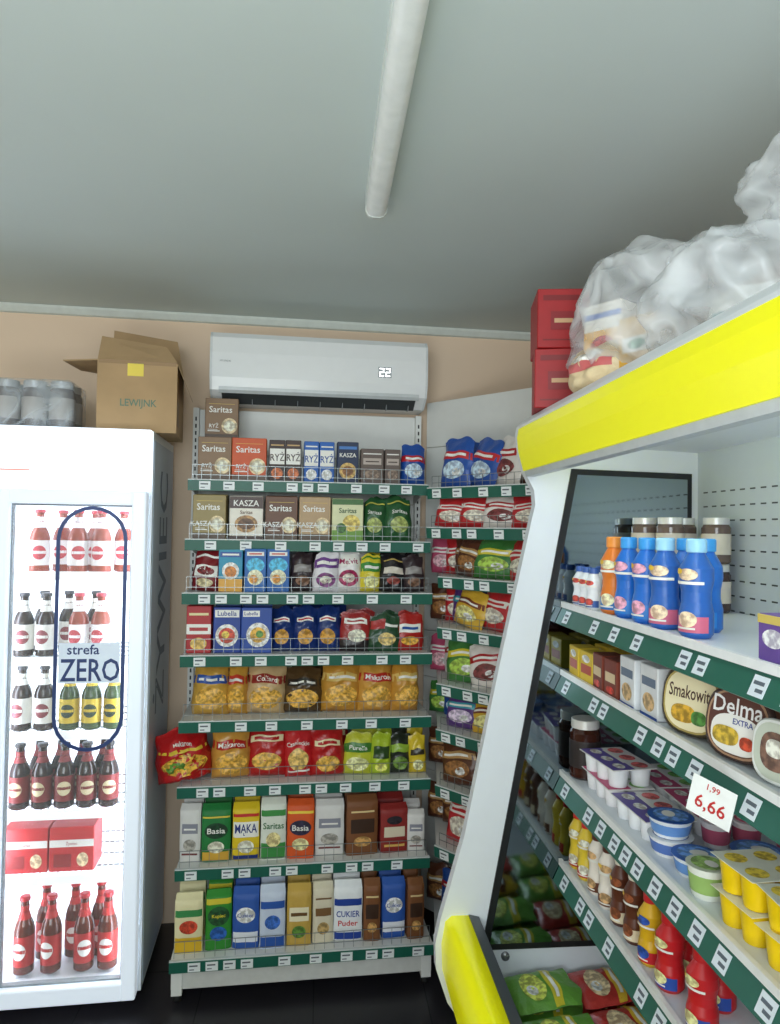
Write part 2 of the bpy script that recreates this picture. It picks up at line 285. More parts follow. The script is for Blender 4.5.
_pm={}
def packmesh(k,var=0):
    if (k,var) in _pm: return _pm[k,var]
    p=P[k]; w,h,d=p['w'],p['h'],p['d']; b=MB(); sh=p['s']
    if sh=='box':
        M=card(p['col']); b.rbox((-w/2,-d/2,0),(w/2,d/2,h),.0022,M,1)
        F=lambda u,v,e:(u,-d/2-e,v); e0=.0006
    elif sh=='brick':
        M=mat(p['col'],.6,'paper',bump=.3,scale=22); ph=random.random()*6
        top=.90
        def half(s):
            if s<=top: return 1-.10*max(0,1-s/.05)**2 if s<.05 else 1
            return max(.10,1-(s-top)/(1-top)*.95)
        def side(u,v):
            s=v/h; bul=1+.08*math.sin(math.pi*min(1,s/top))*(1-(2*u/w)**2)+.025*math.sin(u*90+v*70+ph)
            return d/2*.93*half(s)*bul
        nx,nz=8,14
        def X(u,v): s=v/h; return u*(1-.05*max(0,s-top)/(1-top)+.012*math.sin(s*11+ph))
        cols=[]
        us=[-w/2+w*i/nx for i in range(nx+1)]; vsn=[h*top*j/(nz-4) for j in range(nz-3)]+[h*(top+(1-top)*j/4) for j in range(1,5)]
        for sg in(-1,1):
            vs=[]
            for v in vsn:
                for u in us:
                    a=abs(2*u/w); c=1-.22*max(0,(a-.85)/.15)
                    vs.append((X(u,v),sg*side(u,v)*c,v))
            n1=nx+1
            fs=[(j*n1+i,j*n1+i+1,(j+1)*n1+i+1,(j+1)*n1+i) for j in range(len(vsn)-1) for i in range(nx)]
            if sg>0: fs=[f[::-1] for f in fs]
            b.add(vs,fs,M,True); cols.append(vs)
        n1=nx+1; m=len(vsn)
        for i in(0,nx):
            vs=[cols[0][j*n1+i] for j in range(m)]+[cols[1][j*n1+i] for j in range(m)]
            b.add(vs,[(j,j+1,m+j+1,m+j) for j in range(m-1)],M)
        vs=cols[0][-n1:]+cols[1][-n1:]; b.add(vs,[(i,i+1,n1+i+1,n1+i) for i in range(nx)],M)
        F=lambda u,v,e:(X(u*.96,.006+v*.88),-side(u*.96,.006+v*.88)*(1-.22*max(0,(abs(2*u*.96/w)-.85)/.15))-e,.006+v*.88); e0=.0012
    else:
        M=foil(p['col'])
        ph=random.random()*6; lean=random.uniform(-.12,.12); tp=random.uniform(.02,.12)
        def bl(u,v):
            a=min(1,abs(2*u/w)); s=min(1,max(0,v/h))
            g=math.sqrt(min(1,s/.14))*min(1,max(0,(1-s-.05)/.30))**.6
            sd=max(0,1-a**2.8)**.6
            return d/2*g*sd*(1+.13*math.sin(u*130+ph)*math.sin(v*90+ph)+.09*math.sin(u*60-v*140+ph))+.0008
        nx,nz=14,18
        def wx(u,v):
            s=v/h; return u*(1+.05*math.sin(math.pi*min(1,s*1.5))-tp*s**2+.025*math.sin(s*14+ph))+lean*w*.5*s*s
        def wz(u,v):
            s=v/h; a=2*u/w
            return v*(1-.07*s*abs(a)**2+.03*s*math.sin(a*5+ph))
        for sg in(-1,1):
            vs=[(wx(-w/2+w*i/nx,h*j/nz),sg*bl(-w/2+w*i/nx,h*j/nz),wz(-w/2+w*i/nx,h*j/nz)) for j in range(nz+1) for i in range(nx+1)]
            fs=[(j*(nx+1)+i,j*(nx+1)+i+1,(j+1)*(nx+1)+i+1,(j+1)*(nx+1)+i) for j in range(nz) for i in range(nx)]
            if sg>0: fs=[f[::-1] for f in fs]
            b.add(vs,fs,M,True)
        F=lambda u,v,e:(wx(u,v),-bl(u,v)-e,wz(u,v)); e0=.0018
    e=e0
    for q in p['dec']:
        if q[0]=='r': b.rect(F,(q[1]-.5)*w*.985,q[2]*h*.995+.0005,(q[3]-.5)*w*.985,q[4]*h*.99,ink(q[5]) if sh!='bag' else mat(q[5],.32,'foilprint',bump=.4,scale=38),e,1 if sh=='box' else 8)
        elif q[0]=='e': b.ell(F,(q[1]-.5)*w,q[2]*h,q[3]*w,q[4]*h,pic(q[5]),e)
        else: b.text(q[1],F,(q[2]-.5)*w,q[3]*h,q[4]*h,ink(q[5]),w*.86,e+.0006)
        e+=.0004
    _pm[k,var]=b.mesh(p['name']); return _pm[k,var]
def put(k,x,y,z,rot=0,frame=I4,sx=1,sz=1,tilt=0,group=None,roll=0):
    p=P[k]; var=random.randint(0,1) if p['s']=='bag' else 0
    M=frame@TR((x,y,z))@RZ(rot)@RX(tilt)@RY(roll)@Matrix.Diagonal((sx,1,sz,1))
    return newobj(p['name'],packmesh(k,var),M,label=p['label'],cat=p['cat'],group=group or p['name'].replace('_',' ')+'s on the grocery shelves')

# ---------------------------------------------------------------- grocery shelving
green=mat('1a5f4e',.4,'plastic',var=.05); steel=mat('b9bdbd',.3,'steel',metal=.8); wire=mat('8b9090',.35,'steel',metal=.7); pan=mat('dfe0dc',.5,'enamel',var=.03)
tagm=MB(); tagm.box((-.021,-.0012,-.016),(.021,0,.016),mat('e9eeee',.4,'paper',var=.02)); tagm.box((-.016,-.0016,.003),(.012,-.0012,.008),ink('5a6068')); tagm.box((-.016,-.0016,-.010),(.0,-.0012,-.006),ink('7a8088'))
TAG=tagm.mesh('price_tag')
def fence(b,x0,x1,y,z,h=.058):
    r=.0010
    for zz in(.02,h): b.box((x0,y-r,z+zz-r),(x1,y+r,z+zz+r),wire)
    n=int((x1-x0)/.034)
    for i in range(n+1):
        x=x0+(x1-x0)*i/n; b.box((x-r*.8,y-r*.8,z),(x+r*.8,y+r*.8,z+h),wire)
X0,X1=-.50,.425; RK=.962
unit=newobj('shelving_unit',None,TB@TR((0,3.15,0)),label='white gondola shelving unit with green price rails full of dry food',cat='shelving unit')
U=(0,3.15,0)
b=MB(U)
for i in range(11): b.rbox((X0,3.125,.03+i*.194),(X1,3.145,.03+i*.194+.192),.002,pan,1)
part(b,'back_panel',unit)
for x in(X0-.012,X1+.012):
    b=MB(U); b.box((x-.012,3.10,0),(x+.012,3.148,2.165),pan)
    for i in range(68): b.box((x-.003,3.0985,.1+i*.03),(x+.003,3.1,.1+i*.03+.016),mat('2a2c2c',.6))
    part(b,'upright_post',unit)
SH=[(1.845,2.83),(1.618,2.78),(1.422,2.73),(1.195,2.72),(.957,2.72),(.722,2.72),(.432,2.71),(.16,2.62)]
random.seed(3)
for i,(z,y) in enumerate(SH):
    b=MB(U); b.box((X0,y,z-.025),(X1,3.12,z),pan)
    for x in (X0+.002,X1-.006): b.prism([(y+.02,z-.025),(3.10,z-.025),(3.10,z-.07)],'x',x,x+.004,pan)
    if i==7: b.box((X0,y+.015,.05),(X1,y+.03,z-.026),mat('c9cac6',.5))
    s=part(b,'shelf',unit)
    rh=.042
    b=MB(U); b.prism([(y-.001,z),(y-.013,z-.002),(y-.008,z-rh),(y-.001,z-rh)],'x',X0-.004,X1+.004,green)
    b.box((X0-.004,y-.012,z-.003),(X1+.004,y-.001,z+.002),mat('cfd4d2',.4)); part(b,'price_rail',s)
    b=MB(U); fence(b,X0+.01,X1-.01,y+.006,z); part(b,'wire_fence',s)
    x=X0+.05+random.random()*.04
    while x<X1-.04:
        newobj('price_tag',TAG,TR((x,y-3.15-.0125,z-.022))@RX(6),s); x+=random.choice([.06,.09,.11,.13])
for x in (X0+.02,X1-.02):
    b=MB(U); b.box((x-.018,2.63,.03),(x+.018,3.12,.11),pan); b.tube((x,2.66,0),(x,2.66,.03),.016,mat('2a2a2a',.5),12); b.tube((x,3.08,0),(x,3.08,.03),.016,mat('2a2a2a',.5),12)
    part(b,'base_foot',unit)

def row(i,start,items,two=True,frame=TB,jit=2,ymax=3.1):
    z,y=SH[i]; lim=(SH[i-1][0]-z-.034) if i else .3
    x=X0+max(.004,(start-2)/100*RK)
    for it in items:
        k,w=it[0],it[1]/100*RK
        if k=='': x+=w; continue
        p=P[k]; bag=p['s']=='bag'
        sx=(w-.001)/p['w']*(1.09 if bag else .99); sz=(it[2]/100/p['h']) if len(it)>2 else 1
        if bag: sz*=random.uniform(.9,1.08)
        if p['s']=='brick': sz*=random.uniform(.94,1.04)
        sz=min(sz,lim/p['h'])
        jt=10 if bag else (5 if p['s']=='brick' else 1.5)
        put(k,x+w/2,y+.022+p['d']/2+random.random()*.022+(.006 if bag else 0),z+.0008,random.uniform(-jt,jt),frame,sx,sz,tilt=random.uniform(-8,2) if bag else 0,roll=random.uniform(-4,4) if bag else 0)
        if two and i!=0 and y+.05+p['d']*2.1<ymax:
            put(k,x+w/2+(.03 if bag and x<X1-.2 else 0),y+.062+p['d']*1.6,z+.0008,random.uniform(-1,1)*.3,frame,sx*.97,min(sz*1.04,lim/p['h']))
        x+=w
row(0,4.7,[('s_tan',13.4),('s_or',14),('',.8),('ryz_b',6.7),('ryz_b',6.5),('',1),('ryz_u',6.3),('ryz_u',6.3),('',1),('navy',9),('',.8),('greyb',9.8),('',.4),('greyb',6.7),('',1),('c_bl',9.5,17)])
put('s_tan',X0+.105,2.98,1.8457,0,TB); put('s_tan',X0+.105,2.985,1.845+.1695,0,TB)
row(1,3.8,[('s_kh',13),('',1),('kasz',13.5),('',.7),('s_br',13),('',.4),('s_be',12.8),('',.4),('grw',13),('',.6),('grb',8.8),('grb',10.4)])
row(2,4.5,[('cof',10),('teal',9.4),('',.6),('teal2',8.5),('teal2',9),('',1),('darkb',8.5),('purp',9.4),('mag',9.4),('yg',8),('blk',9.8),('darkb',8,15)])
row(3,3,[('redw',9.5),('',.6),('lub',10.6),('lub2',12),('navp',8.7),('navp',9),('navp',9),('',.4),('rblk',11),('dgr',11.3),('reds',10.6)])
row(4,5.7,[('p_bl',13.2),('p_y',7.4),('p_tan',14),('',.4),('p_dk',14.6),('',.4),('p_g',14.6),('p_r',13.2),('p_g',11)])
row(5,14,[('p_r',13.5),('pred',14.8),('pcz',9.8),('pred',12.5),('lime',11),('lime2',7.4),('blkg',8.5),('yel',6.5)])
row(6,.6,[('wht',8),('b_gr',11),('',.6),('b_mk',10.3),('',.4),('b_sg',9.8),('',.4),('b_or',10.6),('',.2),('wht',11.5),('',.6),('b_br',12.5),('',1),('b_dr',11.2,18),('wht',7,16)])
row(7,2.5,[('b_yw',10.2),('',.6),('b_kp',9.5),('',.6),('b_bl',9.8),('b_bw',9.5),('',.6),('b_tn',9.2),('',.3),('b_cr',8),('',.2),('b_cu',11),('',.2),('b_br',6.5),('',.5),('b_bl',9.2),('',.5),('b_br',6.5)])
o=put('big',-.482,2.80,.7235,10,TB,sx=1.0,sz=.96,tilt=0,roll=-8)

# corner shelving unit
cu=newobj('corner_shelving_unit',None,TC@TR((0,.306,0)),label='white angled corner shelving unit with green rails and sweets',cat='shelving unit')
UC=(0,.306,0)
b=MB(UC)
for i in range(11): b.rbox((-.345,.30,.03+i*.2),(.60,.315,.03+i*.2+.198),.002,pan,1)
part(b,'back_panel',cu)
SC=[1.826,1.675,1.49,1.30,1.09,.92,.714,.49,.16]
random.seed(11)
candy=['c_rw','c_bl','c_wr','c_gr','c_ye','c_br','c_pu','c_pk','c_rw','c_br']
rows=[['c_bl','c_bl','c_wr','c_br'],['c_rw','c_rw','c_wr','c_rw'],['c_br','c_gr','c_rw','c_ye'],['c_ye','c_rw','c_gr','c_br'],['c_gr','c_wr','c_rw','c_bl'],['c_pu','c_ye','c_br','c_ye'],['c_br','c_br','c_ye','c_rw'],['c_rw','c_pk','c_br','c_ye'],['c_wr','c_ye','c_br','c_rw']]
for i,z in enumerate(SC):
    dy=.0; xs=0.0 if i>1 else -.06
    b=MB(UC); b.prism([(xs,dy),(.58,dy),(.58,.298),(-.27,.298)],'z',z-.022,z,pan); s=part(b,'shelf',cu)
    b=MB(UC); b.prism([(dy-.001,z),(dy-.013,z-.002),(dy-.008,z-.042),(dy-.001,z-.042)],'x',xs,.58,green); b.box((xs,dy-.012,z-.003),(.58,dy-.001,z+.002),mat('cfd4d2',.4)); part(b,'price_rail',s)
    b=MB(UC); fence(b,xs+.01,.57,dy+.006,z,.045); part(b,'wire_fence',s)
    x=xs+.05
    while x<.5:
        newobj('price_tag',TAG,TR((x,dy-.306-.0125,z-.022))@RX(6),s); x+=random.choice([.07,.1,.12])
    gap=(SC[i-1]-z-.026) if i else .20
    x=xs+.004
    for k in rows[i]+([rows[i][0]] if i<2 else []):
        p=P[k]; hh=min(.2,gap)*random.uniform(.93,1.03)
        w=random.uniform(.115,.14)
        put(k,x+w/2,dy+.055+random.random()*.03,z+.001,random.uniform(-18,18),TC,w/p['w']*1.22,hh/p['h'],tilt=-8,group='sweets bags on the corner shelves',roll=random.uniform(-11,11))
        put(random.choice(candy) if i>1 else random.choice(rows[i]),x+w/2-.05,dy+.16,z+.001,random.uniform(-6,6),TC,w/p['w']*1.15,hh/p['h']*1.0,group='sweets bags on the corner shelves')
        x+=w
    if i>1:
        for xx in(-.07,-.15): put(random.choice(candy),xx,.20,z+.001,20,TC,.9,min(1,(gap-.01)/.15),group='sweets bags on the corner shelves')

# ---------------------------------------------------------------- beer fridge
FXO=.033
FO=(-1.15,2.62,0)
fr=newobj('drinks_fridge',None,TB@TR((FO[0]+FXO,FO[1],0)),label='white two-door glass drinks fridge, brightly lit and stocked with beer',cat='fridge')
TBF=TB@TR((FXO,0,0))
fw=mat('e9eff4',.35,'enamel',var=.02); fd=mat('e4eefa',.35,'glowpaint',var=.02,emis=.38); inn=mat('eef6ff',.4,'liner',emis=1.25,var=.02)  # door frame glow and liner brightness are painted in as emission; neither a lamp
b=MB(FO); L_,R_,Yf,Yb=-1.665,-.635,2.645,3.11
b.box((L_,Yf,.05),(L_+.03,Yb,2.0),fw); b.box((R_-.03,Yf,.05),(R_,Yb,2.0),fw)
b.box((L_+.03,Yb-.03,.05),(R_-.03,Yb,2.0),fw); b.box((L_+.03,Yf,.05),(R_-.03,Yb-.03,.09),fw); b.box((L_+.03,Yf,1.79),(R_-.03,Yb-.03,2.0),fw)
part(b,'cabinet_body',fr)
b=MB(FO); b.box((R_,Yf+.02,.07),(R_+.002,Yb-.02,1.97),mat('c2cfe0',.4,'sideprint',scale=4)); b.text('ŻYWIEC',lambda u,v,e:(R_+.002+e,2.85+v*-1,u),1.42,0,.24,mat('6f8099',.5),1.0,.001); part(b,'side_graphic',fr,'pale blue-grey side graphic with vertical lettering')
b=MB(FO); b.box((L_+.03,Yb-.034,.09),(R_-.03,Yb-.031,1.79),inn); b.box((R_-.034,Yf+.03,.09),(R_-.031,Yb-.034,1.79),inn); b.box((-1.152,Yf+.01,.09),(-1.142,Yb-.034,1.79),inn); part(b,'inner_liner',fr,'white inner liner with brightness painted in as emission')
b=MB(FO); b.rbox((L_,2.60,1.795),(R_,Yf-.001,2.0),.006,mat('e2f0ff',.3,'lightbox',emis=1.5,var=.01)); b.box((-1.40,2.5985,1.846),(-1.03,2.5999,1.852),mat('e09a90',.5,'print',emis=.5)); part(b,'lightbox_header',fr,'glowing blue-white illuminated header with thin red line')
gl=mat('e8f4fa',.05,'glass')
def door(x0,x1,hside):
    b=MB(FO); y0,y1=2.59,2.64; t=.048
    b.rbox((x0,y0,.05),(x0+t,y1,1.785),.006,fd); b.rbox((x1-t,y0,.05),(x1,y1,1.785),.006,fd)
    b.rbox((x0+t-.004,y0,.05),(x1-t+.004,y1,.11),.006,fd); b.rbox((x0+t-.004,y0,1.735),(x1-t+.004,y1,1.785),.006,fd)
    d=part(b,'door',fr)
    b=MB(FO); b.box((x0+t-.002,y0+.02,.108),(x1-t+.002,y0+.026,1.737),gl); part(b,'glass_pane',d)
    b=MB(FO)
    for a,c in (((x0+t,.11),(x0+t+.006,1.735)),((x1-t-.006,.11),(x1-t,1.735)),((x0+t,.11),(x1-t,.116)),((x0+t,1.729),(x1-t,1.735))):
        b.box((a[0],y0+.026,a[1]),(c[0],y1-.003,c[1]),mat('8f989c',.5))
    part(b,'door_gasket',d)
    if hside:
        for zz in(.95,.58):
            b=MB(FO); b.rbox((x1-.03,y0-.035,zz),(x1-.008,y0-.015,zz+.09),.006,mat('2a2d33',.4)); b.box((x1-.024,y0-.016,zz+.01),(x1-.014,y0+.002,zz+.02),mat('2a2d33',.4)); b.box((x1-.024,y0-.016,zz+.07),(x1-.014,y0+.002,zz+.08),mat('2a2d33',.4)); part(b,'door_handle',d,'short dark door handle')
    return d
dr=door(-1.138,-.645,False); door(-1.655,-1.142,True)
b=MB(FO); bm_=ink('1f3a72'); cx,rw=-.824,.117; zt,zb=1.73,.89
def cap(rx,n=12):
    pts=[]
    for k in range(n+1): a=math.pi*k/n; pts.append((cx+rx*math.cos(a),zt-rw+rx*math.sin(a)))
    for k in range(n+1): a=math.pi+math.pi*k/n; pts.append((cx+rx*math.cos(a),zb+rw+rx*math.sin(a)))
    return pts
po,pi_=cap(rw),cap(rw-.013); n=len(po); yy=2.607
b.add([(x,yy,z) for x,z in po]+[(x,yy,z) for x,z in pi_],[(k,(k+1)%n,n+(k+1)%n,n+k) for k in range(n)],bm_)
FS=lambda u,v,e:(u,yy-e,v)
b.text('strefa',FS,cx-.02,1.238,.034,bm_); b.text('ZERO',FS,cx+.003,1.168,.078,bm_,.195)
b.rect(lambda u,v,e:(u,yy+.0008,v),cx-.1,1.123,cx+.1,1.26,mat('d4e0ee',.4,'sticker',emis=.2),0,1)
part(b,'door_sticker',dr,'dark blue capsule outline sticker reading strefa ZERO')
FZ=[1.493,1.197,.94,.668,.446,.1]
for z in FZ[:5]:
    b=MB(FO)
    for y in (2.665,2.75,2.85,2.95,3.05): b.box((-1.135,y,z-.008),(-.672,y+.006,z-.002),steel)
    for i in range(24): x=-1.132+i*.0198; b.box((x-.0015,2.665,z-.003),(x+.0015,3.06,z),mat('e4e8ea',.4))
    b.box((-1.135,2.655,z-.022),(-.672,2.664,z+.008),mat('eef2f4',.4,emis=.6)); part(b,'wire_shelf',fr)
for x in(-1.13,-.68):
    b=MB(FO); b.rbox((x-.005,2.648,.13),(x+.005,2.66,1.76),.002,mat('eef6ff',.4,'led',emis=22),1); part(b,'light_strip',fr,'glowing white light strip')
for x in(-1.6,-.70):
    for y in(2.70,3.06):
        b=MB(FO); b.tube((x,y,.012),(x,y,.05),.02,mat('2a2a2c',.5),12); b.tube((x,y,0),(x,y,.012),.028,mat('2a2a2c',.5),12); part(b,'foot',fr)

_bm={}
def bottle_parts(kind):
    if kind in _bm: return _bm[kind]
    gc,lc,l2,cc,H={'red':('5a2212','b0201c',W,'b3202a',.262),'pale':('9c4a3a','f2eae8','c8404a','c8404a',.225),'wh':('30201c','e8e4dc','8a3a40','3a3438',.225),  # 'pale' glass colour lightened to carry the backlight
        'yel':('3a4a2a','d0b030','2a3a2a','c0b040',.215),'dk':('2a1412','7a1c1c','d8c8a0','2a2224',.225)}[kind]
    r=.034; b=MB(); b.lathe([(r*.8,0),(r,.006),(r,H*.55),(r*.85,H*.64),(r*.45,H*.76),(r*.4,H*.93),(r*.47,H*.935),(r*.47,H*.96)],mat(gc,.12,'bottleglass'),18)
    l=MB(); l.lathe([(r*1.012,H*.12),(r*1.015,H*.13),(r*1.015,H*.50),(r*1.012,H*.51)],mat(lc,.5,'label'),18)
    F=lambda u,v,e:((r*1.015+e)*math.sin(u/r),-(r*1.015+e)*math.cos(u/r),v)
    l.ell(F,0,H*.32,.024,H*.11,ink(l2),.0006); l.rect(F,-.022,H*.3,.022,H*.345,ink(lc),.001)
    c=MB(); c.lathe([(r*.52,H*.945),(r*.54,H*.95),(r*.5,H*.995),(r*.3,H)],mat(cc,.35,'cap'),14)
    nl=MB(); nl.lathe([(r*.64,H*.71),(r*.44,H*.80),(r*.44,H*.88)],mat(lc,.5,'label'),14)
    _bm[kind]=[('beer_bottle',b.mesh('beer_bottle')),('paper_label',l.mesh('paper_label')),('neck_label',nl.mesh('neck_label')),('bottle_cap',c.mesh('bottle_cap'))]
    return _bm[kind]
BL={'red':'brown beer bottle with red label and red cap','pale':'brown beer bottle with white label and red emblem','wh':'dark beer bottle with white label','yel':'green beer bottle with yellow label','dk':'dark beer bottle with maroon label'}
def bottle(kind,x,y,z,rot=0):
    ps=bottle_parts(kind)
    o=newobj('beer_bottle',ps[0][1],TBF@TR((x,y,z+.0005))@RZ(rot),label=BL[kind],cat='bottle',group='beer bottles in the fridge')
    for n_,m_ in ps[1:]: newobj(n_,m_,None,o)
rr=lambda:random.uniform(-18,18)
for x in(-1.03,-.90,-.82): bottle('pale',x,2.72,FZ[0],rr())
for x in(-.975,-.86,-.76): bottle('pale',x,2.80,FZ[0],rr())
for x in(-1.075,-1.0,-.89,-.815): bottle('wh' if x<-.95 else 'pale',x,2.72,FZ[1],rr())
for x in(-1.035,-.95,-.855): bottle('wh',x,2.81,FZ[1])
for x in(-1.075,-1.0,-.915,-.84,-.765): bottle('yel' if x>-.95 else 'wh',x,2.72,FZ[2],rr())
for x in(-1.075,-1.0,-.925,-.85,-.775): bottle('dk',x,2.72,FZ[3],rr())
for x in(-1.035,-.96,-.885,-.81): bottle('dk',x,2.80,FZ[3])
for x in(-1.045,-.955,-.845,-.765): bottle('red',x,2.72,FZ[5],rr())
for x in(-1.0,-.90,-.81): bottle('red',x,2.81,FZ[5])
D('six','beer_multipack','beer multipack','red cardboard beer multipack with white band','box',15,15.5,12,'c0282a',R(0,.55,1,.72,W),R(.1,.1,.5,.4,'8a1a1c'),E(.75,.26,.13,.16,'e8c8a0'),T('Żywiec',.5,.63,.1,'a01c20'))
for x in(-1.045,-.89): put('six',x,2.76,FZ[4]+.001,0,TBF,group='beer multipacks in the fridge')

# things on top of the fridge
_j={}
def jar(x,y,z,frame=I4,r=.04,h=.15,c='4a3c38',lid='8a8c90',lab='dark glass jar with grey metal lid',lc='cfc8bc',group='jars'):
    k=(r,h,c,lid,lc)
    if k not in _j:
        b=MB(); b.lathe([(r*.85,0),(r,.006),(r,h*.78),(r*.84,h*.86)],mat(c,.12,'jarglass'),20)
        l=MB(); l.lathe([(r*.9,h*.85),(r*.9,h*.99),(r*.86,h)],mat(lid,.35,'lid',metal=.3),20)
        p=MB(); p.lathe([(r*1.01,h*.2),(r*1.015,h*.21),(r*1.015,h*.64),(r*1.01,h*.65)],mat(lc,.5,'label'),20)
        _j[k]=(b.mesh('jar'),l.mesh('jar_lid'),p.mesh('paper_label'))
    a,l,p=_j[k]
    o=newobj('jar',a,frame@TR((x,y,z)),label=lab,cat='jar',group=group)
    newobj('jar_lid',l,None,o); newobj('paper_label',p,None,o)
for x in(-1.21,-1.118,-1.026,-.934):
    for y in(2.72,2.815): jar(x,y,2.001,TB,.043,.172,'6a6666','b4b8bc','grey tall jar with metal lid in shrink wrap','a8a4a0','wrapped jars on the fridge')
b=MB(); fm=mat('d8e0e6',.12,'wrap',bump=.3,scale=10)
b.rbox((-1.262,2.668,2.001),(-.886,2.866,2.178),.02,fm,3); newobj('shrink_wrap',b.mesh('shrink_wrap'),TB,label='clear shrink wrap stretched around tray of jars',cat='plastic wrap')

cbx=(-.676,2.82,2.001)
cb=newobj('cardboard_box',None,TB@TR(cbx)@RZ(3),label='open brown cardboard box with green lettering and yellow tape',cat='cardboard box')
cm=mat('b0926c',.85,'cardboard',scale=9,var=.2); w2,d2,hh=.137,.14,.255
b=MB(); t=.004
b.box((-w2,-d2,0),(w2,-d2+t,hh),cm); b.box((-w2,d2-t,0),(w2,d2,hh),cm); b.box((-w2,-d2+t,0),(-w2+t,d2-t,hh),cm); b.box((w2-t,-d2+t,0),(w2,d2-t,hh),cm); b.box((-w2+t,-d2+t,0),(w2-t,d2-t,t),cm)
FB=lambda u,v,e:(u,-d2-e,v)
b.text('LEWIJNK',FB,.005,.10,.034,ink('50735f'),.125); b.rect(FB,-.035,.20,.02,.245,ink('e8d048'),.0008,1); b.rect(FB,-.133,.242,.133,.255,ink('96764e'),.0006,1)
b.rect(lambda u,v,e:(w2+e,u,v),-.12,.03,-.05,.12,ink('8a6a44'),.0008,1)
part(b,'box_body',cb)
def flap(poly,name='flap'):
    b=MB(); b.add([Vector(v) for v in poly]+[Vector(v)+Vector((0,0,-.004)) for v in poly],[(0,1,2,3),(7,6,5,4),(0,1,5,4),(1,2,6,5),(2,3,7,6),(3,0,4,7)],cm); part(b,name,cb)
flap([(-w2,-d2,hh),(-w2,d2,hh),(-w2-.115,d2,hh+.015),(-w2-.115,-d2,hh-.01)])
flap([(w2,-d2,hh),(w2,d2,hh),(w2+.035,d2,hh-.09),(w2+.045,-d2,hh-.11)])
flap([(-w2,d2,hh),(w2,d2,hh),(w2-.03,d2+.03,hh+.155),(-w2+.0,d2+.03,hh+.185)])
flap([(-w2,-d2,hh),(w2,-d2,hh),(w2-.045,-d2+.06,hh+.07),(-w2+.0,-d2+.07,hh+.10)])

# ---------------------------------------------------------------- refrigerated display
CO=(.75,1.05,0); CY0,CY1=.15,2.0
cl=newobj('refrigerated_display',None,TR(CO),label='open white refrigerated wall display with yellow canopy and slanted glass end',cat='refrigerated display')
cw=mat('e4e9ee',.35,'enamel',var=.02); ye=mat('f2f000',.3,'panel',var=.02,emis=.2)  # yellow emits slightly to offset dim lighting; fascia and bumper are no lamps
prof=[(.578,1.987),(.556,1.965),(.552,1.94),(.558,1.895),(.572,1.834),(.600,1.782),(.604,1.74),(.594,1.697),(.508,1.298),(.411,.813),(.347,.585),(.333,.52),(.336,.45),(.369,.357),(.439,.26),(.47,.1),(.47,0),(1.15,0),(1.15,1.987)]
for y0,y1 in((CY1,CY1+.035),(CY0-.035,CY0)):
    b=MB(CO); b.prism(prof,'y',y0,y1,cw); e=part(b,'end_panel',cl)
    if y0>1:
        q=[(.708,1.845),(1.067,1.838),(1.067,.50),(.462,.50)]
        b=MB(CO); b.prism(q,'y',y0-.006,y0-.0005,mat('17191c',.4)); part(b,'glass_border',e,'black rubber glass border')
        q2=[(.724,1.828),(1.052,1.821),(1.052,.518),(.484,.518)]
        b=MB(CO); b.prism(q2,'y',y0-.009,y0-.006,mat('86939a',.06,'mirror',metal=1,var=.05,bump=.02,scale=5)); part(b,'end_glass',e,'dark reflective tinted end glass')
        b=MB(CO); b.tube((.53,y0-.006,.48),(.53,y0,.48),.012,mat('9a9ea0',.3,metal=.6),12); part(b,'fixing_cap',e)
b=MB(CO); b.box((1.088,CY0,.3),(1.13,CY1,1.95),mat('c0c9d0',.4,'enamel',var=.02))
sl=ink('3a4044')
for i in range(30):
    z=.62+i*.04
    for j in range(40):
        y=CY0+.04+j*.045
        b.box((1.0872,y,z),(1.088,y+.022,z+.004),sl)
part(b,'back_panel',cl)
b=MB(CO); b.prism([(.578,1.987),(.556,1.965),(.552,1.955),(.566,1.955),(.58,1.97),(1.15,1.97),(1.15,1.987)],'y',CY0,CY1,cw)
b.prism([(.65,1.915),(1.088,1.90),(1.088,1.93),(.65,1.93)],'y',CY0,CY1,cw)
b.prism([(.572,1.836),(.576,1.820),(.602,1.820),(.602,1.836)],'y',CY0,CY1,mat('c4cacd',.35)); part(b,'canopy',cl)
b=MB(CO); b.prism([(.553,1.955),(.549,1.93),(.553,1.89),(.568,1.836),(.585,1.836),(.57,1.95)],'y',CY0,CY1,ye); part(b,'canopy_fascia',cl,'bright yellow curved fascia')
b=MB(CO); b.tube((.612,CY0+.1,1.875),(.612,CY1-.12,1.875),.013,mat('eaf4ff',.4,'led',emis=8),12); part(b,'lamp_tube',cl,'glowing white fluorescent tube')
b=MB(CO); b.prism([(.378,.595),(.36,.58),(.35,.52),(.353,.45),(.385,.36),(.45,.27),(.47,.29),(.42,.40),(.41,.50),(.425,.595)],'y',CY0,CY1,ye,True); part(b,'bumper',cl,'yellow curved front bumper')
b=MB(CO); b.prism([(.426,.597),(.455,.59),(.49,.42),(.49,.34),(.475,.29),(.43,.40),(.42,.50)],'y',CY0,CY1,mat('4a5054',.4)); part(b,'front_ledge',cl,'dark grey front ledge')
b=MB(CO); b.prism([(.49,.39),(1.088,.39),(1.088,.05),(.50,.05)],'y',CY0,CY1,cw); b.prism([(.505,.04),(1.1,.04),(1.1,0),(.505,0)],'y',CY0,CY1,mat('2a2c2e',.5)); part(b,'base_tub',cl)
CS=[1.46,1.27,.99,.742]; xf=.683
ctag=MB(); ctag.box((-.001,-.019,-.017),(0,.019,.017),mat('dfe8f0',.35,'paper',var=.02)); ctag.box((-.0015,-.012,.002),(-.001,.014,.008),ink('5a6470')); ctag.box((-.0015,-.014,-.010),(-.001,.004,-.004),ink('5a6470')); CTAG=ctag.mesh('price_tag')
random.seed(5)
